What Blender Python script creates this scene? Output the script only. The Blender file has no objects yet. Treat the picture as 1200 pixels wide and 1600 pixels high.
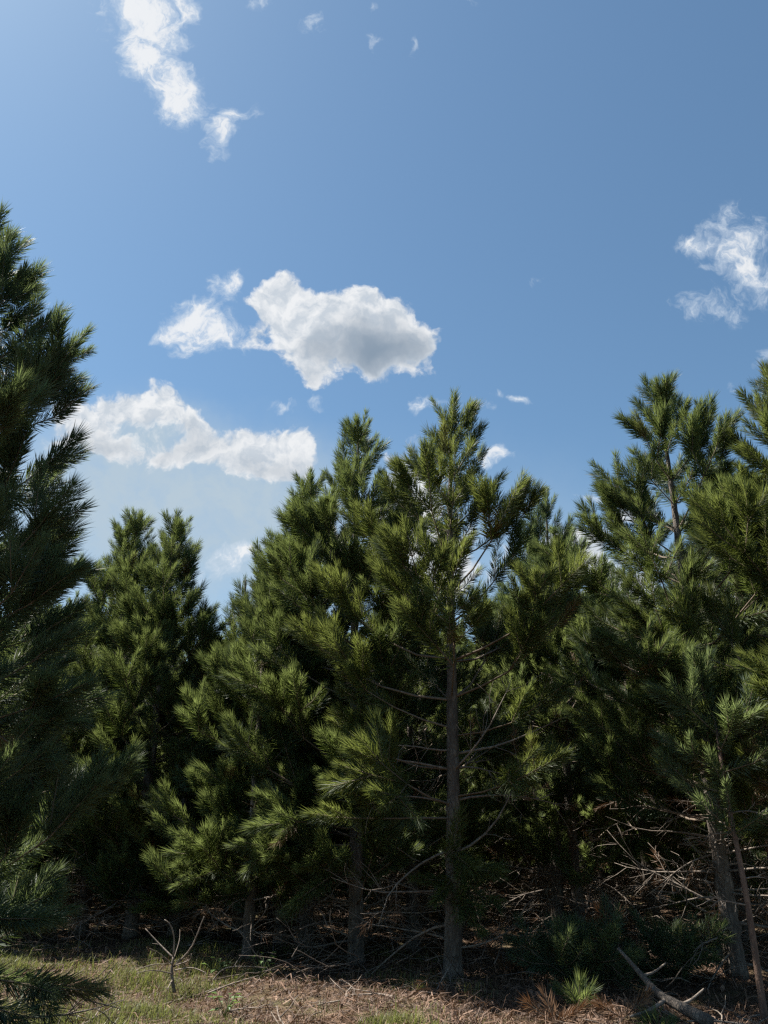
import bpy, math, random
import numpy as np
from mathutils import Vector

# ------------------------------------------------------------------ camera, sky, sun, exposure
S = bpy.context.scene
COL = S.collection
R = math.radians
F_PX = 1202.0                       # focal length in pixels of the 1200 x 1600 photograph (26 mm equivalent)
PITCH = R(22.6)
EYE = 1.6
cam_d = bpy.data.cameras.new('camera')
cam_d.sensor_fit = 'VERTICAL'
cam_d.sensor_height = 36.0
cam_d.lens = 36.0 * F_PX / 1600.0
cam_d.clip_start = 0.05
cam_d.clip_end = 5000
cam = bpy.data.objects.new('camera', cam_d)
COL.objects.link(cam)
cam.location = (0, 0, EYE)
cam.rotation_euler = (R(90) + PITCH, 0, 0)
S.camera = cam

SUN_EL, SUN_AZ = R(61), R(-66)      # azimuth from +Y, negative = left of the view
SKY_STRENGTH = 0.055
SUN_STRENGTH = 5.0
S.view_settings.view_transform = 'Standard'
S.view_settings.look = 'None'
S.view_settings.gamma = 1
S.view_settings.exposure = 1.42
S.render.engine = 'CYCLES'
S.cycles.max_bounces = 6
S.cycles.diffuse_bounces = 3
S.cycles.glossy_bounces = 2
S.cycles.transmission_bounces = 4
S.cycles.transparent_max_bounces = 4
S.cycles.caustics_reflective = False
S.cycles.caustics_refractive = False
S.cycles.use_denoising = False
S.cycles.pixel_filter_type = 'BLACKMAN_HARRIS'
S.cycles.filter_width = 1.35

sun_d = bpy.data.lights.new('sun', 'SUN')
sun_d.energy = SUN_STRENGTH
sun_d.angle = R(0.5)
sun_d.color = (1.0, 0.95, 0.86)
sun = bpy.data.objects.new('sun', sun_d)
COL.objects.link(sun)
SUN_DIR = Vector((math.sin(SUN_AZ) * math.cos(SUN_EL), math.cos(SUN_AZ) * math.cos(SUN_EL), math.sin(SUN_EL)))
sun.rotation_euler = (-SUN_DIR).to_track_quat('-Z', 'Y').to_euler()
sun.location = SUN_DIR * 60


class NT:
    """small helper to write shader maths"""
    def __init__(self, tree):
        self.t = tree

    def node(self, typ, **kw):
        n = self.t.nodes.new(typ)
        for k, v in kw.items():
            setattr(n, k, v)
        return n

    def put(self, sock, v):
        if isinstance(v, bpy.types.NodeSocket):
            self.t.links.new(v, sock)
        else:
            sock.default_value = v

    def m(self, op, a, b=0.0, c=0.0):
        n = self.node('ShaderNodeMath', operation=op)
        self.put(n.inputs[0], a)
        self.put(n.inputs[1], b)
        if op in ('MULTIPLY_ADD', 'SMOOTH_MAX', 'SMOOTH_MIN'):
            self.put(n.inputs[2], c)
        return n.outputs[0]

    def v(self, op, a, b=(0, 0, 0), scale=None):
        n = self.node('ShaderNodeVectorMath', operation=op)
        self.put(n.inputs[0], a)
        if scale is not None:
            self.put(n.inputs['Scale'], scale)
        elif len(n.inputs) > 1:
            self.put(n.inputs[1], b)
        return n.outputs['Value'] if op in ('LENGTH', 'DOT_PRODUCT', 'DISTANCE') else n.outputs[0]

    def step(self, x, lo, hi, a=0.0, b=1.0, smooth=True):
        n = self.node('ShaderNodeMapRange', interpolation_type='SMOOTHSTEP' if smooth else 'LINEAR')
        self.put(n.inputs['Value'], x)
        n.inputs['From Min'].default_value = lo
        n.inputs['From Max'].default_value = hi
        n.inputs['To Min'].default_value = a
        n.inputs['To Max'].default_value = b
        return n.outputs['Result']

    def noise(self, vec, scale, detail=6, rough=0.55, dist=0.0):
        n = self.node('ShaderNodeTexNoise')
        self.put(n.inputs['Vector'], vec)
        n.inputs['Scale'].default_value = scale
        n.inputs['Detail'].default_value = detail
        n.inputs['Roughness'].default_value = rough
        n.inputs['Distortion'].default_value = dist
        return n

    def mix(self, f, a, b):
        n = self.node('ShaderNodeMix', data_type='RGBA')
        self.put(n.inputs[0], f)
        self.put(n.inputs[6], a)
        self.put(n.inputs[7], b)
        return n.outputs[2]


def rgb(r, g, b):
    return (r, g, b, 1.0)


def build_world():
    w = bpy.data.worlds.new('World')
    S.world = w
    w.use_nodes = True
    t = w.node_tree
    t.nodes.clear()
    N = NT(t)
    out = N.node('ShaderNodeOutputWorld')
    bg = N.node('ShaderNodeBackground')
    bg.inputs['Strength'].default_value = SKY_STRENGTH
    t.links.new(bg.outputs[0], out.inputs[0])
    sky = N.node('ShaderNodeTexSky', sky_type='NISHITA')
    sky.sun_disc = False
    sky.sun_elevation = SUN_EL
    sky.sun_rotation = SUN_AZ
    sky.altitude = 200
    sky.air_density = 1.0
    sky.dust_density = 0.6
    sky.ozone_density = 2.0
    skyc = N.v('MULTIPLY', sky.outputs[0], (0.84, 1.0, 0.97))     # the camera's white balance

    # clouds: a far layer described on the celestial sphere (direction only), in degrees-like units
    tc = N.node('ShaderNodeTexCoord')
    d = tc.outputs['Generated']
    c, s = math.cos(PITCH), math.sin(PITCH)
    fwd, up = (0, c, s), (0, -s, c)
    dz = N.m('MAXIMUM', N.v('DOT_PRODUCT', d, fwd), 0.02)
    u = N.m('DIVIDE', N.v('DOT_PRODUCT', d, (1, 0, 0)), dz)
    v = N.m('DIVIDE', N.v('DOT_PRODUCT', d, up), dz)
    cx = N.node('ShaderNodeCombineXYZ')
    t.links.new(u, cx.inputs[0])
    t.links.new(v, cx.inputs[1])
    P = cx.outputs[0]

    wn = N.noise(P, 9.0, 4, 0.55)
    warp = N.v('SCALE', N.v('SUBTRACT', wn.outputs['Color'], (0.5, 0.5, 0.5)), scale=0.075)
    wn2 = N.noise(P, 34.0, 3, 0.6)
    warp2 = N.v('SCALE', N.v('SUBTRACT', wn2.outputs['Color'], (0.5, 0.5, 0.5)), scale=0.022)
    PW = N.v('ADD', N.v('ADD', P, warp), warp2)

    def lobes(lst, vec=None, gain=1.0):
        tot = None
        for (px, py, rx, ry, wgt) in lst:
            q = N.v('SUBTRACT', PW if vec is None else vec, ((px - 600) / F_PX, (800 - py) / F_PX, 0))
            q = N.v('MULTIPLY', q, (F_PX / rx, F_PX / ry, 0))
            l = N.v('LENGTH', q)
            e = N.step(l, 1.6, 0.0, 0.0, min(1.0, wgt * gain), smooth=True)
            tot = e if tot is None else N.m('SUBTRACT', N.m('ADD', tot, e), N.m('MULTIPLY', tot, e))
        return tot

    puffy = [(435, 470, 42, 40, 1.0), (470, 500, 50, 55, .9), (530, 500, 85, 50, 1.0), (625, 525, 66, 50, 1.0), (575, 555, 85, 40, 1.0), (485, 560, 52, 40, .9),
             (480, 600, 26, 26, .6), (400, 525, 34, 26, .75),
             (120, 650, 50, 36, .9), (190, 640, 50, 32, .95), (250, 640, 45, 36, 1.0), (300, 668, 36, 26, .9), (335, 700, 60, 30, 1.0), (400, 700, 50, 38, 1.0),
             (455, 710, 40, 42, 1.0), (150, 690, 85, 22, .85), (265, 705, 60, 18, .8), (400, 735, 55, 18, .7), (475, 720, 26, 30, .8),
             (640, 770, 56, 80, .95), (680, 880, 90, 60, .9), (900, 880, 90, 60, .9), (1000, 960, 110, 100, .95), (975, 800, 50, 24, .7),
             (1190, 900, 90, 80, .8)]
    wispy = [(225, 20, 80, 56, 1.0), (240, 100, 54, 56, 1.0), (280, 165, 48, 40, .9), (300, 20, 30, 30, .6), (345, 195, 24, 40, .62), (365, 170, 24, 14, .5),
             (395, 165, 20, 20, .5), (340, 235, 30, 12, .5),
             (300, 505, 56, 46, .9), (350, 440, 30, 34, .85), (372, 440, 20, 30, .7), (320, 535, 46, 24, .8), (265, 525, 34, 14, .7), (385, 530, 30, 24, .7), (290, 470, 16, 16, .6),
             (1145, 380, 66, 56, .72), (1100, 480, 50, 30, .72), (1180, 430, 60, 54, .74), (1198, 540, 24, 26, .7), (1085, 385, 26, 14, .5),
             (405, 8, 30, 22, .62), (490, 35, 26, 24, .6), (578, 60, 16, 16, .45), (732, 4, 20, 14, .6), (640, 75, 10, 16, .5), (575, 4, 12, 10, .5),
             (440, 645, 26, 10, .66), (490, 636, 22, 16, .66), (652, 632, 17, 16, .66), (690, 628, 34, 14, .55), (806, 623, 42, 12, .66),
             (745, 640, 20, 22, .48), (770, 715, 34, 14, .75), (930, 772, 42, 11, .64), (815, 775, 16, 16, .6), (1143, 620, 12, 28, .5), (740, 545, 14, 14, .42),
             (350, 885, 50, 36, .72), (375, 860, 40, 16, .6), (840, 435, 26, 10, .4)]
    core = [(590, 548, 95, 42, 1.0), (500, 540, 40, 22, .55), (470, 590, 30, 16, .5), (230, 690, 120, 30, .55), (420, 730, 70, 22, .45), (220, 20, 50, 30, .25)]
    fp = lobes(puffy)
    fw = lobes(wispy)
    fc = lobes(core)
    sx, sy = SUN_DIR.x, SUN_DIR.dot(Vector(up))
    sl = math.hypot(sx, sy)
    off = (sx / sl * 0.011, sy / sl * 0.011, 0)
    n1 = N.noise(PW, 24.0, 9, 0.58).outputs['Fac']
    n1s = N.noise(N.v('ADD', PW, off), 24.0, 5, 0.58).outputs['Fac']
    n2 = N.noise(PW, 26.0, 9, 0.66, 0.45).outputs['Fac']
    sun_relief = N.step(N.m('SUBTRACT', n1, n1s), -0.10, 0.10, smooth=False)  # lumps facing the sun painted brighter: self-shadow put into the cloud colour
    dp = N.m('ADD', fp, N.m('MULTIPLY', N.m('SUBTRACT', n1, 0.5), 1.9))
    dw = N.m('ADD', fw, N.m('MULTIPLY', N.m('SUBTRACT', n2, 0.5), 1.9))
    ap = N.m('MULTIPLY', N.step(dp, 0.30, 0.70), N.step(fp, 0.03, 0.25))
    aw = N.m('MULTIPLY', N.step(dw, 0.30, 1.0), N.step(fw, 0.04, 0.3))
    thick = N.m('MULTIPLY', fc, N.step(N.m('ADD', fp, N.m('MULTIPLY', N.m('SUBTRACT', n1, 0.5), 0.9)), 0.45, 0.95))  # grey shade of the cumulus cores, painted in at the core lobes
    white = (6.0, 6.1, 6.2, 1)
    soft = (4.1, 4.5, 4.95, 1)
    grey = (1.75, 2.25, 2.85, 1)
    cp = N.mix(thick, N.mix(sun_relief, soft, white), grey)
    veil = lobes([(300, 790, 240, 110, 0.9), (140, 760, 160, 120, .8), (215, 680, 120, 50, .95), (400, 760, 130, 70, .7), (270, 880, 330, 140, 0.6), (650, 900, 500, 160, .4)])
    veil = N.m('MULTIPLY', veil, N.step(n1, .25, .62, .72, 1.0))  # thin bright haze sheet low in the sky
    c0 = N.mix(veil, skyc, (3.3, 4.05, 4.65, 1))
    c1 = N.mix(N.m('MULTIPLY', aw, 0.92), c0, N.mix(N.step(aw, .5, 1), (4.6, 5.2, 5.9, 1), (6.1, 6.2, 6.3, 1)))
    c2 = N.mix(N.m('MULTIPLY', ap, 0.97), c1, cp)
    t.links.new(c2, bg.inputs['Color'])
    w.cycles.sampling_method = 'MANUAL'
    w.cycles.sample_map_resolution = 512


build_world()

# ------------------------------------------------------------------ helpers
UP = np.array((0.0, 0.0, 1.0))


def at(px, py, depth):
    """world point at distance `depth` ahead, seen at pixel (px, py) of the photograph"""
    c, s = math.cos(PITCH), math.sin(PITCH)
    x, y = (px - 600) / F_PX, (800 - py) / F_PX
    d = np.array((x, c - s * y, s + c * y))
    return np.array((0, 0, EYE)) + d * (depth / d[1])


def on_ground(px, py):
    c, s = math.cos(PITCH), math.sin(PITCH)
    x, y = (px - 600) / F_PX, (800 - py) / F_PX
    d = np.array((x, c - s * y, s + c * y))
    return np.array((0, 0, EYE)) + d * (-EYE / d[2])


def nrm(v):
    return v / (np.linalg.norm(v) + 1e-9)


def ground_z(x, y):
    x = np.asarray(x, float)
    y = np.asarray(y, float)
    z = 0.08 * np.sin(x * 0.9 + 1.3) * np.cos(y * 0.7) + 0.03 * np.sin(x * 2.3 + y * 1.7) + 0.018 * np.sin(x * 5.1 - y * 4.3 + 0.6)
    return z


class Buf:
    """collects triangles with a material slot, a tint per vertex and a smooth flag"""
    def __init__(self):
        self.v, self.f, self.m, self.s, self.t = [], [], [], [], []
        self.n = 0

    def add(self, V, Fc, mat=0, smooth=True, tint=0.5):
        V = np.asarray(V, np.float32).reshape(-1, 3)
        Fc = np.asarray(Fc, np.int32).reshape(-1, 3)
        self.v.append(V)
        self.f.append(Fc + self.n)
        self.n += len(V)
        self.m.append(np.full(len(Fc), mat, np.int32))
        self.s.append(np.full(len(Fc), smooth, bool))
        self.t.append(np.broadcast_to(np.asarray(tint, np.float32), (len(V),)))

    def tube(self, pts, rad, sides=6, mat=0, tint=0.5, cap=True):
        pts = np.asarray(pts, float)
        k = len(pts)
        rad = np.broadcast_to(np.asarray(rad, float), (k,))
        d = np.gradient(pts, axis=0)
        d /= np.linalg.norm(d, axis=1)[:, None] + 1e-9
        ref = np.array((0.31, 0.95, 0.05)) if abs(d[0][1]) < 0.8 else np.array((1.0, 0, 0.1))
        a = np.cross(d, ref)
        a /= np.linalg.norm(a, axis=1)[:, None] + 1e-9
        b = np.cross(d, a)
        ang = np.linspace(0, 2 * math.pi, sides, endpoint=False)
        ring = pts[:, None, :] + rad[:, None, None] * (a[:, None, :] * np.cos(ang)[None, :, None] + b[:, None, :] * np.sin(ang)[None, :, None])
        V = ring.reshape(-1, 3)
        i = np.arange(k - 1)[:, None] * sides
        j = np.arange(sides)[None, :]
        j2 = (j + 1) % sides
        A, B, C, D = i + j, i + j2, i + sides + j2, i + sides + j
        Fc = np.concatenate([np.stack([A, B, C], -1).reshape(-1, 3), np.stack([A, C, D], -1).reshape(-1, 3)])
        if cap:
            V = np.vstack([V, pts[0], pts[-1]])
            jj = np.arange(sides)
            e0 = np.stack([np.full(sides, k * sides), (jj + 1) % sides, jj], -1)
            o = (k - 1) * sides
            e1 = np.stack([np.full(sides, k * sides + 1), o + jj, o + (jj + 1) % sides], -1)
            Fc = np.vstack([Fc, e0, e1])
        self.add(V, Fc, mat, True, tint)

    def twigs(self, A, B, r0, r1, mat=0):
        """many straight three-sided twigs at once"""
        n = len(A)
        if not n:
            return
        d = B - A
        d /= np.linalg.norm(d, axis=1)[:, None] + 1e-9
        a = np.cross(d, np.array((0.37, 0.21, 0.9)))
        a /= np.linalg.norm(a, axis=1)[:, None] + 1e-9
        b = np.cross(d, a)
        vs = []
        for P, r in ((A, r0), (B, r1)):
            for k in range(3):
                w = 2 * math.pi * k / 3
                vs.append(P + r[:, None] * (a * math.cos(w) + b * math.sin(w)))
        V = np.stack(vs, 1).reshape(-1, 3)
        base = np.arange(n)[:, None] * 6
        q = []
        for k in range(3):
            k2 = (k + 1) % 3
            q += [base + np.array((k, k2, 3 + k2)), base + np.array((k, 3 + k2, 3 + k))]
        self.add(V, np.stack(q, 1).reshape(-1, 3), mat, True, 0.5)

    def mesh(self, name, mats):
        V = np.concatenate(self.v)
        Fc = np.concatenate(self.f)
        me = bpy.data.meshes.new(name)
        me.vertices.add(len(V))
        me.vertices.foreach_set('co', V.ravel())
        me.loops.add(Fc.size)
        me.loops.foreach_set('vertex_index', Fc.ravel())
        me.polygons.add(len(Fc))
        me.polygons.foreach_set('loop_start', np.arange(0, Fc.size, 3, dtype=np.int32))
        me.polygons.foreach_set('material_index', np.concatenate(self.m))
        me.polygons.foreach_set('use_smooth', np.concatenate(self.s))
        at_ = me.attributes.new('tint', 'FLOAT', 'POINT')
        at_.data.foreach_set('value', np.concatenate(self.t).astype(np.float32))
        for mm in mats:
            me.materials.append(mm)
        me.update(calc_edges=True)
        return me

    def obj(self, name, mats, parent=None, loc=(0, 0, 0)):
        o = bpy.data.objects.new(name, self.mesh(name, mats))
        COL.objects.link(o)
        o.location = loc
        if parent:
            o.parent = parent
        return o


def tag(o, label=None, cat=None, group=None, kind=None):
    if label:
        o['label'] = label
    if cat:
        o['category'] = cat
    if group:
        o['group'] = group
    if kind:
        o['kind'] = kind
    return o


def empty(name, loc, rz=0.0):
    o = bpy.data.objects.new(name, None)
    COL.objects.link(o)
    o.empty_display_size = 0.3
    o.location = loc
    o.rotation_euler = (0, 0, rz)
    return o


# ------------------------------------------------------------------ materials
def new_mat(name):
    m = bpy.data.materials.new(name)
    m.use_nodes = True
    m.node_tree.nodes.clear()
    N = NT(m.node_tree)
    out = N.node('ShaderNodeOutputMaterial')
    return m, N, out


def needle_mat(name, c_lo, c_hi, trans, tf=0.38, rough=0.5):
    m, N, out = new_mat(name)
    at_ = N.node('ShaderNodeAttribute', attribute_name='tint')
    col = N.mix(at_.outputs['Fac'], rgb(*c_lo), rgb(*c_hi))
    col = N.mix(N.step(at_.outputs['Fac'], 1.2, 1.3), col, rgb(.17, .095, .045))
    tcol = N.mix(at_.outputs['Fac'], rgb(*[x * 0.75 for x in trans]), rgb(*trans))
    p = N.node('ShaderNodeBsdfPrincipled')
    N.put(p.inputs['Base Color'], col)
    p.inputs['Roughness'].default_value = rough
    p.inputs['Specular IOR Level'].default_value = 0.4
    tr = N.node('ShaderNodeBsdfTranslucent')
    N.put(tr.inputs['Color'], tcol)
    mx = N.node('ShaderNodeMixShader')
    mx.inputs[0].default_value = tf
    N.put(mx.inputs[1], p.outputs[0])
    N.put(mx.inputs[2], tr.outputs[0])
    N.put(out.inputs[0], mx.outputs[0])
    return m


def bark_mat(name, c0, c1, scale=14.0, bump=0.6):
    m, N, out = new_mat(name)
    tc = N.node('ShaderNodeTexCoord')
    vec = N.v('MULTIPLY', tc.outputs['Object'], (1.0, 1.0, 0.35))
    n = N.noise(vec, scale, 6, 0.65).outputs['Fac']
    n2 = N.noise(tc.outputs['Object'], 2.5, 3, 0.5).outputs['Fac']
    vo = N.node('ShaderNodeTexVoronoi', feature='DISTANCE_TO_EDGE')
    N.put(vo.inputs['Vector'], vec)
    vo.inputs['Scale'].default_value = scale * 2.2
    crack = N.step(vo.outputs['Distance'], 0.0, 0.12)
    f = N.m('MULTIPLY', N.step(n, 0.3, 0.72), N.m('MULTIPLY_ADD', crack, 0.6, 0.4))
    col = N.mix(f, rgb(*c0), rgb(*c1))
    col = N.mix(N.step(n2, 0.52, 0.72, 0, 0.5), col, rgb(*[x * 0.6 for x in c1]))
    p = N.node('ShaderNodeBsdfPrincipled')
    N.put(p.inputs['Base Color'], col)
    p.inputs['Roughness'].default_value = 0.85
    b = N.node('ShaderNodeBump')
    b.inputs['Strength'].default_value = bump
    b.inputs['Distance'].default_value = 0.02
    N.put(b.inputs['Height'], f)
    N.put(p.inputs['Normal'], b.outputs[0])
    N.put(out.inputs[0], p.outputs[0])
    return m


M_NEEDLE = needle_mat('pine_needles', (0.039, 0.080, 0.037), (0.092, 0.120, 0.044), (0.22, 0.27, 0.08), 0.52)
M_NEEDLE_BLUE = needle_mat('pine_needles_cool', (0.052, 0.094, 0.056), (0.096, 0.120, 0.064), (0.22, 0.28, 0.10), 0.54)
M_NEEDLE_OLIVE = needle_mat('pine_needles_olive', (0.042, 0.079, 0.033), (0.098, 0.120, 0.040), (0.235, 0.275, 0.068), 0.52)
M_DEAD = needle_mat('dead_needles', (0.10, 0.05, 0.025), (0.20, 0.11, 0.055), (0.15, 0.07, 0.03), 0.25, 0.6)
M_TWIG = bark_mat('twig_bark', (0.10, 0.075, 0.05), (0.20, 0.15, 0.11), 30, 0.2)
M_BRUSH_SHADED = bark_mat('brushwood_bark_shaded', (0.06, 0.043, 0.032), (0.19, 0.15, 0.12), 26, 0.3)  # darkened dry wood: the gloom between the trunks put into the colour
M_BARK = bark_mat('pine_bark', (0.045, 0.034, 0.027), (0.20, 0.162, 0.13), 9, 1.0)
M_DRY = bark_mat('dry_wood', (0.09, 0.066, 0.05), (0.27, 0.225, 0.185), 26, 0.3)
M_REDBARK = bark_mat('young_bark', (0.07, 0.04, 0.028), (0.19, 0.115, 0.078), 20, 0.4)

# ------------------------------------------------------------------ pine generator


def perp(d, rng):
    r = rng.normal(size=3)
    r -= d * np.dot(r, d)
    return nrm(r)


class Pine:
    def __init__(self, seed, n_len=0.15, n_w=0.0055, dens=330):
        self.rng = np.random.default_rng(seed)
        self.seg = []        # a, b, r0, r1, needled, tipness
        self.n_len, self.n_w, self.dens = n_len, n_w, dens

    def grow(self, p, d, length, order, curl, leaf_len, step=0.46, maxo=2, tint=None, flat=0.6, sub=0.52):
        rng = self.rng
        n = max(1, int(round(length / step)))
        st = length / n
        if tint is None:
            tint = rng.random()
        axis_side = nrm(np.cross(d, UP)) if abs(d[2]) < 0.95 else perp(d, rng)
        for i in range(n):
            d = nrm(d + UP * curl * (0.35 + (i + 1) / n) * st / 0.3 * max(0.0, .99 - d[2]) * 3.6 + rng.normal(size=3) * 0.07)
            q = p + d * st
            rem = length - (i + 1) * st
            r0 = 0.0035 + 0.0075 * (rem + st)
            r1 = 0.0035 + 0.0075 * rem
            needled = (rem < leaf_len)
            self.seg.append((p, q, r0, r1, needled, rem <= 1e-4, tint))
            if order < maxo and rem > (0.16 if order == 0 else 0.26) and (i > 0 or order > 0 or n < 4):
                k = 2 if rng.random() < 0.72 else 3
                ph = rng.random() * 6.28
                for j in range(k):
                    if order == 0 and rng.random() < flat:
                        s = axis_side * (1 if j % 2 == 0 else -1) + UP * rng.normal() * 0.35
                    else:
                        a1 = perp(d, rng)
                        a2 = np.cross(d, a1)
                        w = ph + j * 6.28 / k
                        s = a1 * math.cos(w) + a2 * math.sin(w)
                    s = s - d * np.dot(s, d)
                    s = nrm(s)
                    ang = R(rng.uniform(32, 52))
                    dd = nrm(d * math.cos(ang) + s * math.sin(ang))
                    ll = min(rem * rng.uniform(sub - .14, sub + .18) + 0.22, 1.1)
                    self.grow(q, dd, ll, order + 1, curl * 1.25, leaf_len * 0.85, step * 0.9, maxo,
                              min(1, max(0, tint + rng.normal() * 0.14)), flat, sub)
            p = q
        return p

    def needles(self, buf, mat, scale=1.0):
        rng = self.rng
        L = [s for s in self.seg if s[4]]
        if not L:
            return
        A = np.array([s[0] for s in L])
        B = np.array([s[1] for s in L])
        tip = np.array([s[5] for s in L])
        tn = np.array([s[6] for s in L])
        ln = np.linalg.norm(B - A, axis=1)
        cnt = np.maximum(6, (ln * self.dens * np.where(tip, 1.25, 0.9) * rng.uniform(.5, 1.25, len(L)))).astype(int)
        sl_ = rng.uniform(.74, 1.28, len(L))
        tn = np.where(rng.random(len(L)) < .02, 1.5, tn)
        idx = np.repeat(np.arange(len(L)), cnt)
        n = len(idx)
        t = rng.random(n)
        t = np.where(tip[idx], t ** 0.8, t)
        ax = (B - A) / (ln[:, None] + 1e-9)
        ax = ax[idx]
        P = A[idx] + (B - A)[idx] * t[:, None]
        r = rng.normal(size=(n, 3))
        r -= ax * np.sum(r * ax, 1)[:, None]
        r /= np.linalg.norm(r, axis=1)[:, None] + 1e-9
        al = np.where(tip[idx], 52 - 32 * t, 55 - 8 * t) + rng.normal(size=n) * 9
        al = np.radians(np.clip(al, 8, 85))
        D = ax * np.cos(al)[:, None] + r * np.sin(al)[:, None]
        D += np.array((0, 0, -1.0)) * 0.05
        nl = self.n_len * rng.uniform(.72, 1.15, n) * scale * sl_[idx]
        T = P + D * nl[:, None]
        # needles bend a little forward along the shoot
        T += ax * (nl * 0.14)[:, None]
        w = np.cross(D, rng.normal(size=(n, 3)))
        w /= np.linalg.norm(w, axis=1)[:, None] + 1e-9
        w *= (self.n_w * rng.uniform(.8, 1.2, n) * 0.5)[:, None]
        M1 = P + D * (nl * 0.5)[:, None]
        # base point, two mid points, tip: a slim kite
        V = np.stack([P, M1 + w, T, M1 - w], 1).reshape(-1, 3)
        b = np.arange(n)[:, None] * 4
        Fc = np.concatenate([b + np.array((0, 1, 2)), b + np.array((0, 2, 3))])
        tint = np.where(tn[idx] > 1.2, 1.5, np.clip(tn[idx] + rng.normal(size=n) * 0.10, 0, 1))
        buf.add(V, Fc, mat, False, np.repeat(tint, 4))

    def wood(self, buf, mat):
        A = np.array([s[0] for s in self.seg])
        B = np.array([s[1] for s in self.seg])
        buf.twigs(A, B, np.array([s[2] for s in self.seg]), np.array([s[3] for s in self.seg]), mat)


def trunk_path(H, lean, rng, bend=0.05):
    k = 16
    z = np.linspace(0, 1, k)
    ph = rng.random(2) * 6.28
    x = lean[0] * z + bend * np.sin(z * 5 + ph[0]) * z
    y = lean[1] * z + bend * np.sin(z * 4 + ph[1]) * z
    return np.stack([x, y, z * H], -1)


def dead_branch(buf, rng, p, az, length, droop, mat=0, fine=True, r_base=0.013):
    d = np.array((math.cos(az), math.sin(az), rng.uniform(-.05, .3)))
    pts = [p]
    n = 7
    d = nrm(d)
    rad = []
    bendside = rng.normal(size=3) * 0.10
    for i in range(n):
        d = nrm(d + np.array((0, 0, droop * (1.0 if i < 4 else -0.9))) + bendside * 0.6 + rng.normal(size=3) * 0.07)
        pts.append(pts[-1] + d * length / n)
    pts = np.array(pts)
    rad = np.linspace(r_base, 0.003, n + 1)
    buf.tube(pts, rad, 5, mat)
    m = rng.integers(6, 12) if fine else 2
    D = Pine(int(rng.integers(1, 10 ** 6)), .11, .005, 130)
    for _ in range(m):
        i = rng.integers(2, n)
        q = pts[i]
        dd = nrm(pts[i + 1] - pts[i - 1])
        s = nrm(dd * 0.8 + perp(dd, rng) * 0.8)
        L = length * rng.uniform(.15, .42)
        tp = [q]
        for k in range(3):
            s = nrm(s + rng.normal(size=3) * 0.16)
            tp.append(tp[-1] + s * L / 3)
        buf.tube(tp, np.linspace(0.005, 0.0022, 4), 4, mat)
        if rng.random() < .16:
            D.seg += [(tp[k], tp[k + 1], .002, .002, True, k == 2, rng.random()) for k in (1, 2)]
        if fine and rng.random() < .6:
            s2 = nrm(s + perp(s, rng))
            buf.tube([tp[2], tp[2] + s2 * L * .35], [0.003, 0.0018], 3, mat)
    D.needles(buf, 1)


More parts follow.
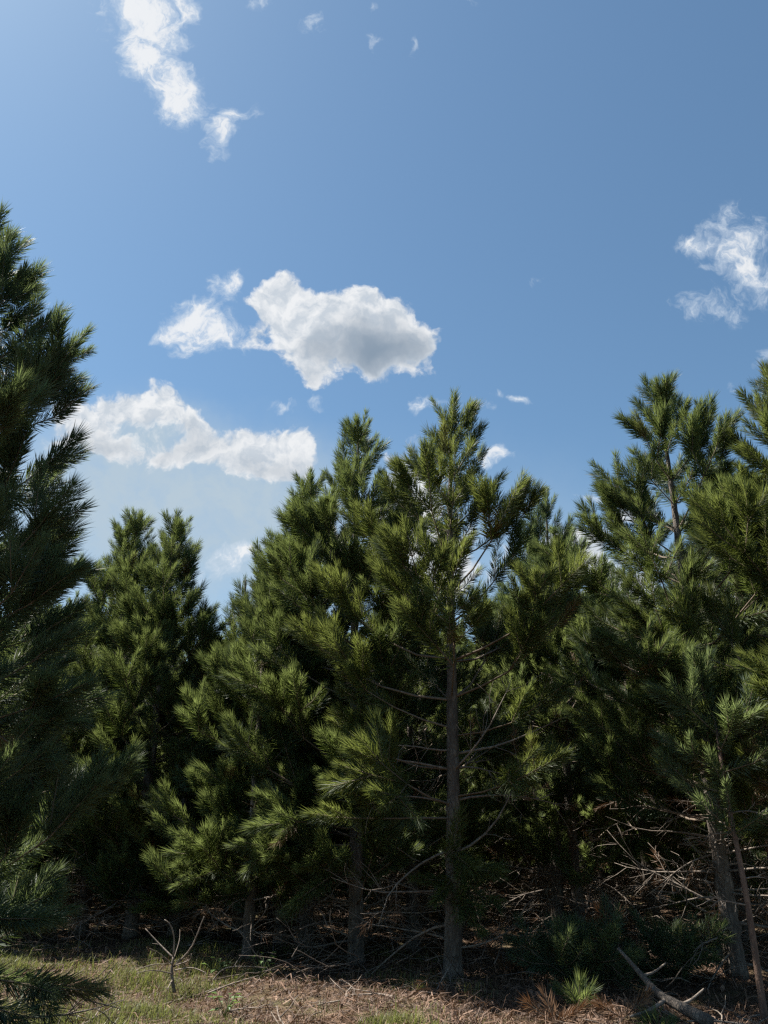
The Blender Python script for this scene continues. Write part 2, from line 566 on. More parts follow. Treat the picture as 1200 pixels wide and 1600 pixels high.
def build_pine(name, seed, H, crown_base, spread, lean=(0, 0), r_base=0.10, dens=430, n_w=0.0042, n_len=0.158, needle=None,
               limbs=(), n_dead=14, dead_parts=True, per_whorl=(3, 5), cone=0.46, loc=(0, 0, 0), rz=0.0, top_ang=27, skip=None, maxo=2, tint_mid=0.5,
               bare_trunk_branches=()):
    rng = np.random.default_rng(seed + 1000)
    T = Pine(seed, n_len, n_w, dens)
    path = trunk_path(H, lean, rng)

    def on_trunk(z):
        f = np.clip(z / H, 0, 1) * (len(path) - 1)
        i = min(int(f), len(path) - 2)
        return path[i] + (path[i + 1] - path[i]) * (f - i)
    root = empty(name, loc, rz)
    tb = Buf()
    zz = path[:, 2] / H
    rad = r_base * (1 - zz) ** 0.85 * (1 + 0.15 * np.exp(-zz * 22)) + 0.008
    fine_z = np.linspace(0, 1, 90)
    fp_ = np.stack([np.interp(fine_z, zz, path[:, k]) for k in range(3)], -1)
    fr = np.interp(fine_z, zz, rad) * (1 + rng.normal(size=90) * .03 + .10 * (np.sin(fine_z * H / .45 * 6.28) > .86))
    fp_[:, :2] += rng.normal(size=(90, 2)) * .003
    tb.tube(fp_, fr, 12, 0)
    # leader shoots
    top = on_trunk(H - 0.55)
    T.grow(top, nrm(UP + np.array((lean[0], lean[1], 0)) / H), 0.62, 2, 0.05, 2.0, tint=tint_mid + .1)
    z = H - 0.5
    first = True
    while z > crown_base:
        depth_ = H - z
        if first:
            k = int(rng.integers(3, 6))
        else:
            k = int(rng.integers(per_whorl[0], per_whorl[1] + 1))
        ph = rng.random() * 6.28
        for j in range(k):
            az = ph + j * 6.28 / k + rng.normal() * 0.25
            u = min(1.0, depth_ / (H * 0.62))
            ang = R(top_ang + (94 - top_ang) * u ** 0.8 + rng.normal() * 5)
            L = min(0.34 + cone * depth_ * (0.78 + 0.11 * min(depth_, 3)), spread) * rng.uniform(.72, 1.16)
            if skip and skip(az, z):
                continue
            d = np.array((math.cos(az) * math.sin(ang), math.sin(az) * math.sin(ang), math.cos(ang)))
            curl = 0.22 - 0.11 * u + rng.normal() * 0.02
            tint = np.clip(tint_mid + rng.normal() * 0.22, 0, 1)
            curl /= max(1.0, L / 0.85) ** 0.65
            T.grow(on_trunk(z + rng.normal() * 0.03), d, L, 0 if L > 0.55 else 1, curl, 0.95 if u < .8 else 0.75, tint=tint, maxo=maxo)
        z -= (0.40 + 0.10 * rng.random()) if depth_ > 0.9 else 0.38
        first = False
    for (z0, az, ang, L, curl) in limbs:
        d = np.array((math.cos(az) * math.sin(R(ang)), math.sin(az) * math.sin(R(ang)), math.cos(R(ang))))
        T.grow(on_trunk(z0), d, L, 0, curl, 0.95, tint=tint_mid)
    cb = Buf()
    T.wood(cb, 1)
    T.needles(cb, 0)
    tb.obj('trunk', [M_BARK], root)
    cb.obj('crown', [needle or M_NEEDLE, M_TWIG], root)
    # dead whorl branches under the live crown
    if n_dead or bare_trunk_branches:
        db = Buf()
        zs = list(np.linspace(0.35, crown_base + 0.35, max(2, n_dead // 4)))
        todo = []
        for zi in zs[:n_dead]:
            ph = rng.random() * 6.28
            for j in range(4):
                todo.append((zi + rng.normal() * 0.04, ph + j * 1.57 + rng.normal() * 0.3, rng.uniform(.6, 1.7), rng.uniform(-.09, .0)))
        todo += list(bare_trunk_branches)
        for (zi, az, L, dr) in todo:
            bb = Buf() if dead_parts else db
            dead_branch(bb, rng, on_trunk(max(.15, zi)), az, L, dr, r_base=0.010 + 0.005 * min(L, 2))
            if dead_parts:
                bb.obj('dead_branch', [M_DRY, M_DEAD], root)
        if not dead_parts and db.n:
            db.obj('dead_branch', [M_DRY, M_DEAD], root)
    return root, len(T.seg)


def copy_tree(o, parent=None):
    c = o.copy()
    COL.objects.link(c)
    if parent:
        c.parent = parent
    for ch in list(o.children):
        copy_tree(ch, c)
    return c


# ------------------------------------------------------------------ the front trees
def front(px, py, base_px, depth, label, seed, **kw):
    """a pine whose tip is seen at (px, py) and whose foot stands at column base_px"""
    top = at(px, py, depth)
    foot = at(base_px, 1500, depth)
    dz = (depth * math.cos(PITCH) + (foot[2] - EYE) * math.sin(PITCH))
    dg = (depth * math.cos(PITCH) - EYE * math.sin(PITCH))
    fx = foot[0] * dg / dz
    z0 = float(ground_z(fx, depth))
    r, n = build_pine('pine_tree', seed, top[2] - z0, loc=(fx, depth, z0 - 0.03), lean=(top[0] - fx, 0), **kw)
    tag(r, label, 'pine tree', 'pines along the front edge of the plantation')
    return r


PI = math.pi
front(-14, 318, -160, 6.2, 'tall pine filling the left edge with long low boughs reaching the grass', 11, crown_base=0.4, spread=1.45,
      dens=560, n_w=0.0032, n_len=0.150, needle=M_NEEDLE_BLUE, n_dead=4, per_whorl=(3, 4), cone=0.34, r_base=0.12, tint_mid=0.35,
      limbs=((2.3, -.25, 88, 1.5, .02), (1.1, -.5, 98, 1.25, .0), (.75, -.1, 98, 1.25, .0), (.5, -.7, 92, 1.2, .0), (4.9, -.1, 62, 1.5, .10), (3.3, -.15, 66, 1.2, .08), (4.0, .1, 62, 1.3, .1), (2.8, -.3, 72, 1.2, .06)))
front(214, 800, 126, 14.5, 'bushy pine with pale twin tip beside the tall left edge pine', 12, crown_base=.4, spread=1.6, per_whorl=(4, 6), n_dead=12, tint_mid=.5)
front(277, 806, 202, 13.6, 'bushy pine with several blunt leaders beside the open gap of sky', 13, crown_base=.4, spread=1.7, per_whorl=(4, 6), cone=.40, n_dead=12, tint_mid=.45)
front(418, 905, 387, 12.0, 'lower pine whose green boughs hang down to waist height, right of the sky gap', 14, crown_base=0.4, spread=1.5, n_dead=8,
      tint_mid=.6, r_base=.07, cone=.38, limbs=((1.2, -2.1, 90, 1.5, .012), (1.05, -1.2, 92, 1.6, .012), (1.4, -2.7, 88, 1.15, .015), (.85, -2.5, 92, 1.1, .01)))
front(557, 652, 556, 11.6, 'tall pine just left of the central pine, with open tiered top', 15, crown_base=.75, spread=2.0, cone=.40, n_dead=12, tint_mid=.6,
      limbs=((1.7, -2.0, 88, 2.0, .012), (1.5, -2.5, 90, 1.9, .012), (1.9, -1.3, 84, 1.8, .02), (1.15, -1.9, 92, 1.7, .012), (1.3, -2.9, 90, 1.6, .02)),
      top_ang=26)
front(388, 903, 372, 14.2, 'small pine low on the slope of crowns that falls toward the sky gap', 22, crown_base=.7, spread=1.5, cone=.36, n_dead=8, tint_mid=.5)
front(447, 850, 440, 13.4, 'mid sized pine filling the slope between the low boughed pine and the tall tiered pine', 23, needle=M_NEEDLE_OLIVE, crown_base=.8, spread=1.6, cone=.36, n_dead=8, tint_mid=.55)
front(485, 742, 478, 12.9, 'pine shoulder to shoulder with the tall tiered pine on its left', 24, crown_base=.9, spread=1.6, cone=.38, n_dead=8, tint_mid=.6)
front(706, 630, 708, 10.2, 'central pine with bare grey lower trunk and sunlit dead side branches', 16, crown_base=1.95, spread=2.2, needle=M_NEEDLE_OLIVE,
      n_dead=8, tint_mid=.55, r_base=0.098, limbs=((5.1, -.1, 66, 1.15, .26), (1.15, -1.3, 75, .75, -.03), (1.1, -1.9, 85, .65, -.03), (1.0, -.8, 85, .65, -.03), (1.2, -1.6, 60, .75, -.04), (.95, -1.5, 95, .7, -.02), (1.1, -.4, 70, .6, -.03), (1.05, -2.6, 70, .5, -.03), (1.9, -2.4, 86, 1.9, .02), (1.75, -2.8, 88, 1.8, .015), (2.0, -.6, 86, 1.7, .02)),
      skip=lambda az, z: z < 2.5 and -2.25 < math.remainder(az, 2 * PI) < -.9,
      bare_trunk_branches=((2.55, PI, 1.1, .03), (2.5, .05, 1.9, .0), (1.95, .0, 1.5, .01), (1.9, 3.0, 1.3, .02), (1.35, .12, 1.6, .05),
                           (1.4, 3.3, 1.5, -.02), (.95, 3.1, 1.5, -.05), (.6, 3.0, 1.7, -.05)))
front(857, 774, 872, 13.6, 'shorter dark pine seen in the dip right of the central pine', 17, crown_base=1.8, spread=1.8, n_dead=36, needle=M_NEEDLE_BLUE, tint_mid=.35)
front(1022, 596, 1152, 10.6, 'open crowned pine with thick dark trunk near the right side', 18, crown_base=1.6, spread=2.3, n_dead=36, tint_mid=.45,
      per_whorl=(3, 5), r_base=0.105, cone=.46, limbs=((2.2, -1.5, 80, 1.4, .06), (2.8, -1.9, 75, 1.4, .08), (3.5, -1.2, 68, 1.3, .1), (2.0, -2.4, 82, 1.6, .05)))
front(1203, 578, 1400, 9.3, 'tall pine cut off by the right edge of the view', 19, crown_base=1.3, spread=2.3, needle=M_NEEDLE_OLIVE, n_dead=8, tint_mid=.5)
front(1120, 722, 1230, 13.2, 'narrow pine tip between the open crowned pine and the right edge pine', 20, crown_base=1.6, spread=1.7, n_dead=28, needle=M_NEEDLE_BLUE, tint_mid=.4)

# ------------------------------------------------------------------ rows behind
protos = []
for i, sd in enumerate((31, 32, 33, 34)):
    r, n = build_pine('pine_tree', sd, 7.0, crown_base=0.6, spread=1.8, dens=310, n_w=0.0080, n_len=0.135, n_dead=20, dead_parts=False,
                      per_whorl=(4, 5), loc=(0, 0, 0), tint_mid=.35 + .1 * i)
    protos.append(r)
SKYLINE = [(-300, 900), (0, 900), (130, 890), (200, 850), (290, 860), (325, 1005), (345, 985), (385, 910), (440, 865), (500, 800), (560, 780), (620, 800),
           (640, 905), (700, 900), (760, 905), (800, 850), (850, 800), (905, 845), (930, 830), (985, 890), (1050, 880), (1085, 850), (1150, 800), (1500, 800)]
SX = [a for a, b in SKYLINE]
SY = [b for a, b in SKYLINE]
rng = np.random.default_rng(5)
back = []
y = 13.6
row = 0
while y < 46:
    half = 0.56 * y + 3.0
    x = -half + (row % 2) * 1.2
    while x < half:
        xx, yy = x + rng.normal() * .25, y + rng.normal() * .3
        # how tall may it be under the skyline?
        c, s = math.cos(PITCH), math.sin(PITCH)
        hh = 7.6
        for it in range(30):
            rel = np.array((xx, yy, hh - EYE))
            dep = rel[1] * c + rel[2] * s
            px = 600 + F_PX * rel[0] / dep
            py = 800 - F_PX * (-rel[1] * s + rel[2] * c) / dep
            lim = max(np.interp(px + k, SX, SY) for k in (-18, 0, 18))
            if py >= lim:
                break
            hh -= 0.2
        hh *= rng.uniform(.93, 1.0)
        if hh > 2.9:
            back.append((xx, yy, hh))
        x += 2.3
    y += 2.4
    row += 1
used = [False] * 4
for i, (xx, yy, hh) in enumerate(back):
    k = i % 4
    if not used[k]:
        o = protos[k]
        used[k] = True
    else:
        o = copy_tree(protos[k])
    sc = hh / 7.0
    o.location = (xx, yy, float(ground_z(xx, yy)) - .03)
    wd = 0.5 * sc + 0.5 * rng.uniform(.9, 1.15)
    o.scale = (wd, wd, sc)
    o.rotation_euler = (0, 0, rng.random() * 6.28)
    tag(o, 'shaded pine standing deep in the plantation behind the front trees', 'pine tree', 'pines in the rows behind the front edge')
print('BACK', len(back))

# ------------------------------------------------------------------ ground
def axis(lo, hi, near_lo, near_hi, fine, coarse):
    return np.concatenate([np.arange(lo, near_lo, coarse), np.arange(near_lo, near_hi, fine), np.arange(near_hi, hi + coarse, coarse)])


gx = axis(-900, 900, -14, 14, 0.14, 40)
gy = axis(-900, 1500, 5, 24, 0.14, 40)
X, Y = np.meshgrid(gx, gy)
Z = ground_z(X, Y)
rg = np.random.default_rng(9)
near = (np.abs(X) < 14) & (Y > 5) & (Y < 24)
Z = Z + np.where(near, rg.normal(size=Z.shape) * 0.008, 0)
V = np.stack([X, Y, Z], -1).reshape(-1, 3)
w_ = len(gx)
i = (np.arange(len(gy) - 1)[:, None] * w_ + np.arange(w_ - 1)[None, :]).ravel()
Fc = np.concatenate([np.stack([i, i + 1, i + w_ + 1], -1), np.stack([i, i + w_ + 1, i + w_], -1)])
gb = Buf()
gb.add(V, Fc, 0, True, 0.5)
m, N, out = new_mat('forest_floor')
tc = N.node('ShaderNodeTexCoord')
pos = tc.outputs['Object']
n1 = N.noise(pos, 1.1, 5, .6).outputs['Fac']
n2 = N.noise(pos, 14, 6, .7).outputs['Fac']
n3 = N.noise(pos, 60, 4, .7).outputs['Fac']
c1 = N.mix(N.step(n2, .35, .68), rgb(.045, .030, .02), rgb(.13, .085, .055))
c2 = N.mix(N.step(n1, .48, .66, 0, .55), c1, rgb(.085, .09, .04))
c3 = N.mix(N.step(n3, .55, .75, 0, .6), c2, rgb(.19, .135, .09))
p = N.node('ShaderNodeBsdfPrincipled')
N.put(p.inputs['Base Color'], c3)
p.inputs['Roughness'].default_value = .95
p.inputs['Specular IOR Level'].default_value = .1
b = N.node('ShaderNodeBump')
b.inputs['Strength'].default_value = .8
b.inputs['Distance'].default_value = .03
N.put(b.inputs['Height'], n2)
N.put(p.inputs['Normal'], b.outputs[0])
N.put(out.inputs[0], p.outputs[0])
tag(gb.obj('ground', [m]), 'brown forest floor of needles and soil under the pines', 'ground', kind='structure')

# ------------------------------------------------------------------ ground cover that nobody could count
def on_frame(n, rng, y0=7.4, y1=17.0, x_lo=None, x_hi=None):
    y = y0 + (y1 - y0) * rng.random(n) ** 1.6
    half = 0.56 * y
    x = rng.uniform(-1, 1, n) * half
    if x_lo is not None:
        x = x_lo + (x_hi - x_lo) * rng.random(n)
    return x, y


def strips(buf, x, y, length, width, rise, rng, mat, tint, curl=0.3, z_off=0.004, upright=None):
    """curved slivers: two segments each"""
    n = len(x)
    az = rng.random(n) * 6.283
    dx, dy = np.cos(az), np.sin(az)
    z = ground_z(x, y) + z_off
    if upright is None:
        P0 = np.stack([x, y, z], -1)
        hor = length
        b = rng.normal(size=n) * curl
        P1 = P0 + np.stack([dx * hor * .5, dy * hor * .5, rise], -1)
        P2 = P0 + np.stack([(dx - dy * b) * hor, (dy + dx * b) * hor, rise * rng.uniform(-.2, 1.4, n)], -1)
        side = np.stack([-dy, dx, np.zeros(n)], -1) * width[:, None] * .5
        side[:, 2] += width * rng.normal(size=n) * .3
    else:
        lean = upright
        P0 = np.stack([x, y, z - .01], -1)
        P1 = P0 + np.stack([dx * lean * length * .35, dy * lean * length * .35, length * .6], -1)
        P2 = P0 + np.stack([dx * lean * length, dy * lean * length, length * (1 - .35 * lean)], -1)
        side = np.stack([-dy, dx, np.zeros(n)], -1) * width[:, None] * .5
    V = np.stack([P0 - side, P0 + side, P1 - side * .9, P1 + side * .9, P2], 1).reshape(-1, 3)
    b_ = np.arange(n)[:, None] * 5
    Fc = np.concatenate([b_ + np.array((0, 1, 3)), b_ + np.array((0, 3, 2)), b_ + np.array((2, 3, 4))])
    buf.add(V, Fc, mat, False, np.repeat(tint, 5))


rg = np.random.default_rng(21)
M_LITTER = needle_mat('needle_litter', (0.028, 0.016, 0.011), (0.26, 0.155, 0.10), (0.14, 0.08, 0.04), 0.12, 0.7)
M_GRASS = needle_mat('grass_blades', (0.05, 0.065, 0.018), (0.19, 0.175, 0.07), (0.22, 0.25, 0.06), 0.4, 0.5)
M_LEAF = needle_mat('weed_leaves', (0.05, 0.10, 0.03), (0.11, 0.17, 0.05), (0.18, 0.28, 0.06), 0.35, 0.5)

lb = Buf()
n = 60000
x, y = on_frame(n, rg, 7.2, 19)
strips(lb, x, y, rg.uniform(.05, .17, n), rg.uniform(.003, .009, n), rg.uniform(0, .05, n), rg, 0, np.clip(rg.beta(1.2, 3.0, n) + .12 * np.sin(x * 2.2) * np.sin(y * 2.9), 0, 1))
n = 5000
x, y = on_frame(n, rg, 7.2, 17)
strips(lb, x, y, rg.uniform(.1, .38, n), rg.uniform(.005, .012, n), rg.uniform(.01, .10, n), rg, 0, np.clip(rg.beta(2.2, 2, n), 0, 1), .5)
n = 2600
x, y = on_frame(n, rg, 7.2, 15)
strips(lb, x, y, rg.uniform(.04, .10, n), rg.uniform(.014, .032, n), rg.uniform(.005, .05, n), rg, 0, np.clip(rg.beta(1.5, 1.8, n) * 1.1, 0, 1), .6)
n = 9000
x, y = on_frame(n, rg, 7.2, 12)
cl = (np.sin(x * 3.7 + 2) * np.sin(y * 4.6 + x) + rg.normal(size=n) * .4) > .35
x, y = x[cl], y[cl]
n = len(x)
strips(lb, x, y, rg.uniform(.06, .2, n), rg.uniform(.003, .008, n), rg.uniform(.03, .14, n), rg, 0, np.clip(rg.beta(1.6, 1.6, n), 0, 1), .5)
tag(lb.obj('needle_litter', [M_LITTER]), 'brown litter of fallen needles and broken twig bits covering the ground', 'litter', kind='stuff')

gb_ = Buf()
n = 90000
x, y = on_frame(n, rg, 7.3, 13.0, -6.2, 1.2)
pat = np.sin(x * 2.1 + .4) + np.sin(y * 2.7 + x * .8) + .8 * np.sin(x * 5.3 - y * 3.9) + rg.normal(size=n) * .6
left = np.clip((-0.9 - x) / 2.0, -1.2, 1.2)
keep = pat + left * 1.3 + .9 * np.sin(x * 7.1 + 2) * np.sin(y * 8.3) > 1.2
x, y = x[keep], y[keep]
n = len(x)
strips(gb_, x, y, rg.uniform(.05, .15, n) * (1 + .7 * np.clip(np.sin(x * 4.1 + 1) * np.sin(y * 5.2 + x), -.6, 1)) * np.where(rg.random(n) < .03, 1.8, 1), rg.uniform(.0035, .008, n), None, rg, 0, np.clip(rg.beta(2, 2, n) + .1 * np.sin(x * 3), 0, 1), upright=rg.uniform(.15, 1.3, n))
tag(gb_.obj('grass', [M_GRASS]), 'short yellowish green grass in the sunlit strip at the bottom left', 'grass', kind='stuff')

# interlaced thin dead twigs on and just above the floor between the trunks
br = Buf()
for k in range(900):
    y_ = rg.uniform(9.6, 16)
    x_ = rg.uniform(-.5, .55) * y_
    if x_ < -1.5 and y_ < 12:
        continue
    z_ = ground_z(x_, y_) + abs(rg.normal()) * .22
    L_ = rg.uniform(.3, 1.1)
    az_ = rg.random() * 6.28
    d_ = np.array((math.cos(az_), math.sin(az_), rg.uniform(-.15, .55)))
    P_ = [np.array((x_, y_, z_))]
    for q_ in range(5):
        d_ = nrm(d_ + rg.normal(size=3) * .17)
        P_.append(P_[-1] + d_ * L_ / 5)
    br.tube(P_, np.linspace(rg.uniform(.004, .009), .002, 6), 4, 0)
tag(br.obj('brushwood', [M_BRUSH_SHADED]), 'tangle of thin dead twigs heaped on the dark floor between the trunks', 'brushwood', kind='stuff')

# ------------------------------------------------------------------ fallen wood, boughs and small plants on the ground
def curve_pts(P, n=10):
    P = np.asarray(P, float)
    t = np.linspace(0, len(P) - 1, n)
    out = []
    for u in t:
        i = min(int(u), len(P) - 2)
        f = u - i
        p0, p1, p2, p3 = P[max(i - 1, 0)], P[i], P[i + 1], P[min(i + 2, len(P) - 1)]
        out.append(.5 * (2 * p1 + (p2 - p0) * f + (2 * p0 - 5 * p1 + 4 * p2 - p3) * f * f + (3 * p1 - p0 - 3 * p2 + p3) * f ** 3))
    return np.array(out)


def stick_thing(name, label, cat, paths, mat, group=None, tint=.5, sides=6):
    o0 = np.array(paths[0][0][0], float)
    b = Buf()
    for P, r0, r1 in paths:
        pts = curve_pts(P, max(4, 3 * len(P))) - o0
        b.tube(pts, np.linspace(r0, r1, len(pts)), sides, 0, tint)
    o = b.obj(name, [mat], loc=o0)
    return tag(o, label, cat, group)


g = on_ground(273, 1548)
def near_px(px, py, dy=0.0):
    return at(px, py, g[1] + dy)
stick_thing('dead_branch', 'bleached dead branch with three forking arms standing up from the sunny grass', 'branch', [
    ([g - (0, 0, .02), near_px(268, 1520), near_px(271, 1495, .03)], .022, .014),
    ([near_px(271, 1497, .03), near_px(250, 1476, .1), near_px(227, 1451, .15)], .011, .005),
    ([near_px(271, 1495, .03), near_px(272, 1465, 0), near_px(266, 1445, -.05), near_px(257, 1437, -.05)], .012, .005),
    ([near_px(272, 1510, .02), near_px(298, 1482, -.1), near_px(315, 1442, -.15), near_px(319, 1432, -.15)], .012, .004),
    ([near_px(270, 1508, 0), near_px(252, 1492, -.1), near_px(234, 1482, -.2)], .008, .003),
    ([near_px(275, 1508, 0), near_px(296, 1500, -.2), near_px(299, 1490, -.2)], .007, .003),
    ([near_px(270, 1530, 0), near_px(262, 1545, -.3)], .012, .006),
    ([near_px(271, 1522, 0), near_px(240, 1516, -.2), near_px(212, 1521, -.4)], .008, .003),
    ([near_px(273, 1516, 0), near_px(300, 1512, -.2), near_px(322, 1520, -.4)], .008, .003),
    ([near_px(271, 1500, .03), near_px(280, 1470, .2), near_px(281, 1452, .3)], .006, .002),
    ([near_px(298, 1482, -.1), near_px(305, 1468, -.2), near_px(299, 1452, -.25)], .005, .002),
    ([near_px(250, 1476, .1), near_px(238, 1474, .1)], .005, .002)], M_DRY)
g = on_ground(330, 1535)
stick_thing('arched_twig', 'long arched grey twig over the grass beside the forking dead branch', 'twig', [
    ([g, near_px(350, 1514), near_px(380, 1510), near_px(415, 1512, -.1)], .010, .003),
    ([near_px(365, 1511), near_px(378, 1492, .1), near_px(396, 1480, .2)], .006, .002)], M_DRY)
g = on_ground(325, 1552)
stick_thing('arched_twig', 'low bent twig lying below the arched grey twig', 'twig', [
    ([g, near_px(360, 1538), near_px(405, 1524)], .011, .003), ([near_px(360, 1538), near_px(372, 1549)], .005, .002)], M_DRY)
g = on_ground(205, 1520)
stick_thing('arched_twig', 'thin twig curving out of the grass left of the forking dead branch', 'twig', [
    ([g, near_px(235, 1508), near_px(262, 1506)], .008, .003), ([near_px(222, 1512), near_px(205, 1503)], .004, .002)], M_DRY)

# fallen log with stubs
A = on_ground(1110, 1612) + (0, 0, .07)
B = at(1030, 1555, A[1] + .55)
Cc = at(966, 1482, A[1] + 1.1)
B[2] = max(B[2], .12)
t = empty('fallen_log', A)
def logp(u):
    return A * (1 - u) ** 2 + 2 * B * u * (1 - u) + Cc * u * u if False else (A + (B - A) * u * 2 if u < .5 else B + (Cc - B) * (u - .5) * 2)
bb = Buf()
pts = np.array([logp(u) for u in np.linspace(0, 1, 12)]) - A
bb.tube(pts, np.linspace(.058, .014, 12), 10, 0)
bb.obj('trunk', [M_BARK], t)
for (u, px, py, dd, r) in ((.42, 985, 1588, -.5, .022), (.30, 1100, 1545, .1, .018), (.62, 1008, 1548, -.35, .014), (.70, 1040, 1505, .3, .016)):
    q = logp(u)
    e = at(px, py, q[1] + dd)
    e[2] = max(e[2], float(ground_z(e[0], e[1])) + .01)
    bb = Buf()
    mid = (q + e) / 2 + np.array((0, .03, -.03))
    bb.tube(curve_pts([q, mid, e], 8) - A, np.linspace(r, r * .45, 8), 6, 0)
    bb.obj('branch_stub', [M_DRY], t)
tag(t, 'fallen pine log with broken side stubs lying at the bottom right', 'log')


# living or dead boughs lying on the ground, seedlings
def bough(name, label, cat, p, heads, mat, seed, dens=360, n_len=.13, n_w=.0055, curl=.05, group=None, maxo=1):
    T = Pine(seed, n_len, n_w, dens)
    for (d, L) in heads:
        T.grow(np.zeros(3), nrm(np.array(d, float)), L, 1 if maxo == 1 else 0, curl, 2.0, step=.22, maxo=2)
    t = empty(name, p)
    b1, b2 = Buf(), Buf()
    T.wood(b1, 0)
    b1.obj('stem', [M_TWIG], t)
    T.needles(b2, 0)
    b2.obj('needles', [mat], t)
    return tag(t, label, cat, group)


def gp(px, py, dz=0.02):
    p = on_ground(px, py)
    p[2] = float(ground_z(p[0], p[1])) + dz
    return p


rs = np.random.default_rng(77)
fan = lambda n, el, L: [((math.cos(a), math.sin(a), math.tan(R(el + rs.normal() * 8))), L * rs.uniform(.8, 1.2)) for a in np.linspace(0, 6.28, n, endpoint=False) + rs.random()]
bough('pine_seedling', 'small fresh green pine seedling in front of the dark boughs near the log', 'seedling', gp(905, 1578), fan(6, 34, .22) + [((0, 0, 1), .2)], M_NEEDLE, 41)
bough('pine_seedling', 'tiny pale green pine seedling beside the lower end of the log', 'seedling', gp(1030, 1612), fan(4, 30, .16) + [((0, 0, 1), .14)], M_NEEDLE, 42)
bough('pine_shrub', 'dark low pine shrub behind the small green seedling', 'shrub', gp(910, 1545), fan(8, 30, .75) + fan(4, 60, .55), M_NEEDLE_BLUE, 43, maxo=0)
bough('pine_shrub', 'dark low pine shrub touching the fallen log', 'shrub', gp(1060, 1530), fan(8, 30, .7) + fan(4, 60, .5), M_NEEDLE_BLUE, 44, maxo=0)
bough('dead_bough', 'orange brown dead bough tip at the upper end of the log', 'bough', gp(955, 1500, .3), [((-.3, -.2, .6), .3), ((-.8, -.2, .3), .3), ((.2, -.3, .4), .25)], M_DEAD, 45)
bough('dead_bough', 'reddish brown dead bough on the litter left of the small green seedling', 'bough', gp(868, 1600), [((-.6, -.2, .3), .35), ((.5, -.3, .2), .3), ((-.1, .2, .4), .25)], M_DEAD, 46)
bough('dead_bough', 'reddish dead bough tucked under a stub of the fallen log', 'bough', gp(975, 1600), [((-.6, -.2, .4), .28), ((.5, .1, .3), .28)], M_DEAD, 47)
bough('dead_bough', 'faded brown bough lying at the foot of the central pine', 'bough', gp(800, 1530), [((-.6, -.2, .4), .4), ((.5, .1, .3), .4), ((0, -.6, .2), .35)], M_DEAD, 48)

# leaning sapling at the right
foot = gp(1196, 1600, -.02)
t = empty('leaning_sapling', foot)
top = at(1118, 1130, foot[1] + .5)
mid1 = at(1166, 1400, foot[1] + .1)
mid2 = at(1137, 1250, foot[1] + .3)
bb = Buf()
pts = curve_pts([foot, mid1, mid2, top], 14)
bb.tube(pts - foot, np.linspace(.034, .016, 14), 8, 0)
bb.obj('trunk', [M_REDBARK], t)
T = Pine(91, .15, .0055, 380)
for (u, d, L) in ((13, (-.3, 0, 1), .7), (12, (-.8, -.3, .5), .8), (12, (.8, -.2, .5), .8), (10, (-.9, -.4, .15), .7), (10, (.7, -.5, .1), .7), (9, (-.5, -.8, .2), .6), (11, (.1, -.9, .4), .7),
                  (8, (-.9, -.3, .05), .65), (8, (-.3, -.9, .0), .55), (9, (-.8, .3, .1), .7), (7, (-.8, -.5, .0), .6), (7, (.5, -.8, .0), .5)):
    T.grow(pts[u] - foot, nrm(np.array(d, float)), L, 1, .06, 1.0)
cb = Buf()
T.wood(cb, 1)
T.needles(cb, 0)
cb.obj('crown', [M_NEEDLE_BLUE, M_TWIG], t)
for (u, az, L) in ((7, 2.9, .5), (5, .3, .6), (8, -1.0, .5), (4, 3.4, .5)):
    bb = Buf()
    dead_branch(bb, np.random.default_rng(int(u * 10)), pts[u] - foot, az, L, -.02, r_base=.009)
    bb.obj('dead_branch', [M_DRY, M_DEAD], t)
tag(t, 'slender reddish sapling leaning left in front of the thick dark trunk', 'sapling')

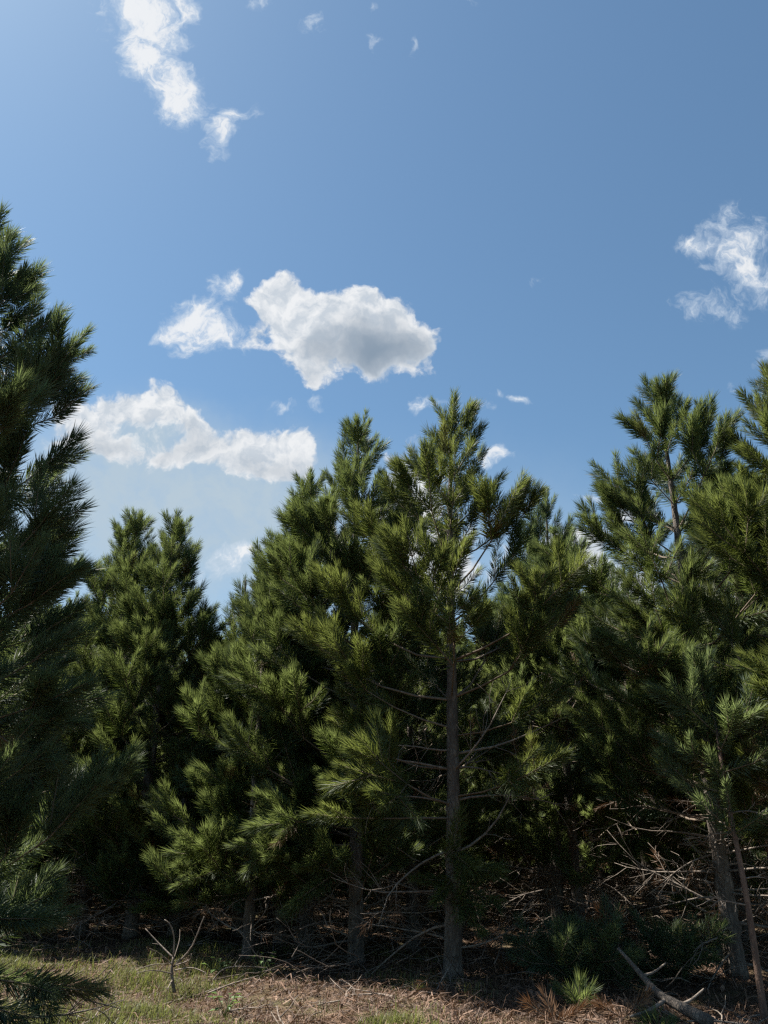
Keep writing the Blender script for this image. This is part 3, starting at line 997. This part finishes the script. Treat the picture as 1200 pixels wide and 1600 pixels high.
# leafy weeds
def weed(label, p, nl, h, seed):
    r = np.random.default_rng(seed)
    b = Buf()
    for k in range(nl):
        az = r.random() * 6.28
        hh = h * r.uniform(.3, 1)
        base = np.array((r.normal() * .02, r.normal() * .02, 0))
        c = base + np.array((math.cos(az) * h * .45, math.sin(az) * h * .45, hh))
        b.tube([base, (base + c) / 2 + (0, 0, .02), c], [.003, .0025, .002], 4, 0, .4)
        d = nrm(np.array((math.cos(az), math.sin(az), .15 + r.normal() * .25)))
        s = nrm(np.cross(d, UP))
        u_ = np.cross(s, d)
        L, W = r.uniform(.05, .09), r.uniform(.018, .03)
        V = [c, c + d * L * .4 + s * W + u_ * .008, c + d * L - u_ * .01, c + d * L * .4 - s * W + u_ * .008, c + d * L * .45 - u_ * .004]
        b.add(V, [(0, 1, 4), (1, 2, 4), (2, 3, 4), (3, 0, 4)], 0, False, np.full(5, r.random()))
    o = b.obj('leafy_weed', [M_LEAF], loc=p)
    return tag(o, label, 'weed')


weed('small leafy green weed in the sunlit litter at the bottom edge', gp(352, 1588), 16, .20, 1)
weed('taller leafy weed beside the arched grey twigs', gp(408, 1532), 16, .26, 2)
weed('small leafy weed between two arched twigs', gp(340, 1530), 12, .2, 3)

# loose sticks on the litter: one mesh, many individuals
proto_m = []
for k in range(5):
    r = np.random.default_rng(200 + k)
    b = Buf()
    L = r.uniform(.35, .7)
    P = [np.array((-L / 2, 0, .012)), np.array((-L / 6, r.normal() * .04, .03)), np.array((L / 6, r.normal() * .05, .035)), np.array((L / 2, r.normal() * .04, .02))]
    b.tube(curve_pts(P, 9), np.linspace(.011, .004, 9), 5, 0)
    for j in range(2):
        q = P[1 + j]
        b.tube([q, q + np.array((.08, (-1) ** j * .07, .03)), q + np.array((.2, (-1) ** j * .12, .05))], [.005, .004, .002], 4, 0)
    proto_m.append(b.mesh('stick', [M_DRY]))
k = 0
for j in range(46):
    yy = 7.9 + 6.5 * rs.random() ** 1.4
    xx = rs.uniform(-.42, .5) * yy
    o = bpy.data.objects.new('stick', proto_m[j % 5])
    COL.objects.link(o)
    o.location = (xx, yy, float(ground_z(xx, yy)))
    o.rotation_euler = (rs.normal() * .1, rs.normal() * .12, rs.random() * 6.28)
    sc = rs.uniform(.7, 1.4)
    o.scale = (sc, sc, sc)
    tag(o, 'thin broken stick lying loose on the brown needle litter', 'stick', 'loose sticks on the forest floor')
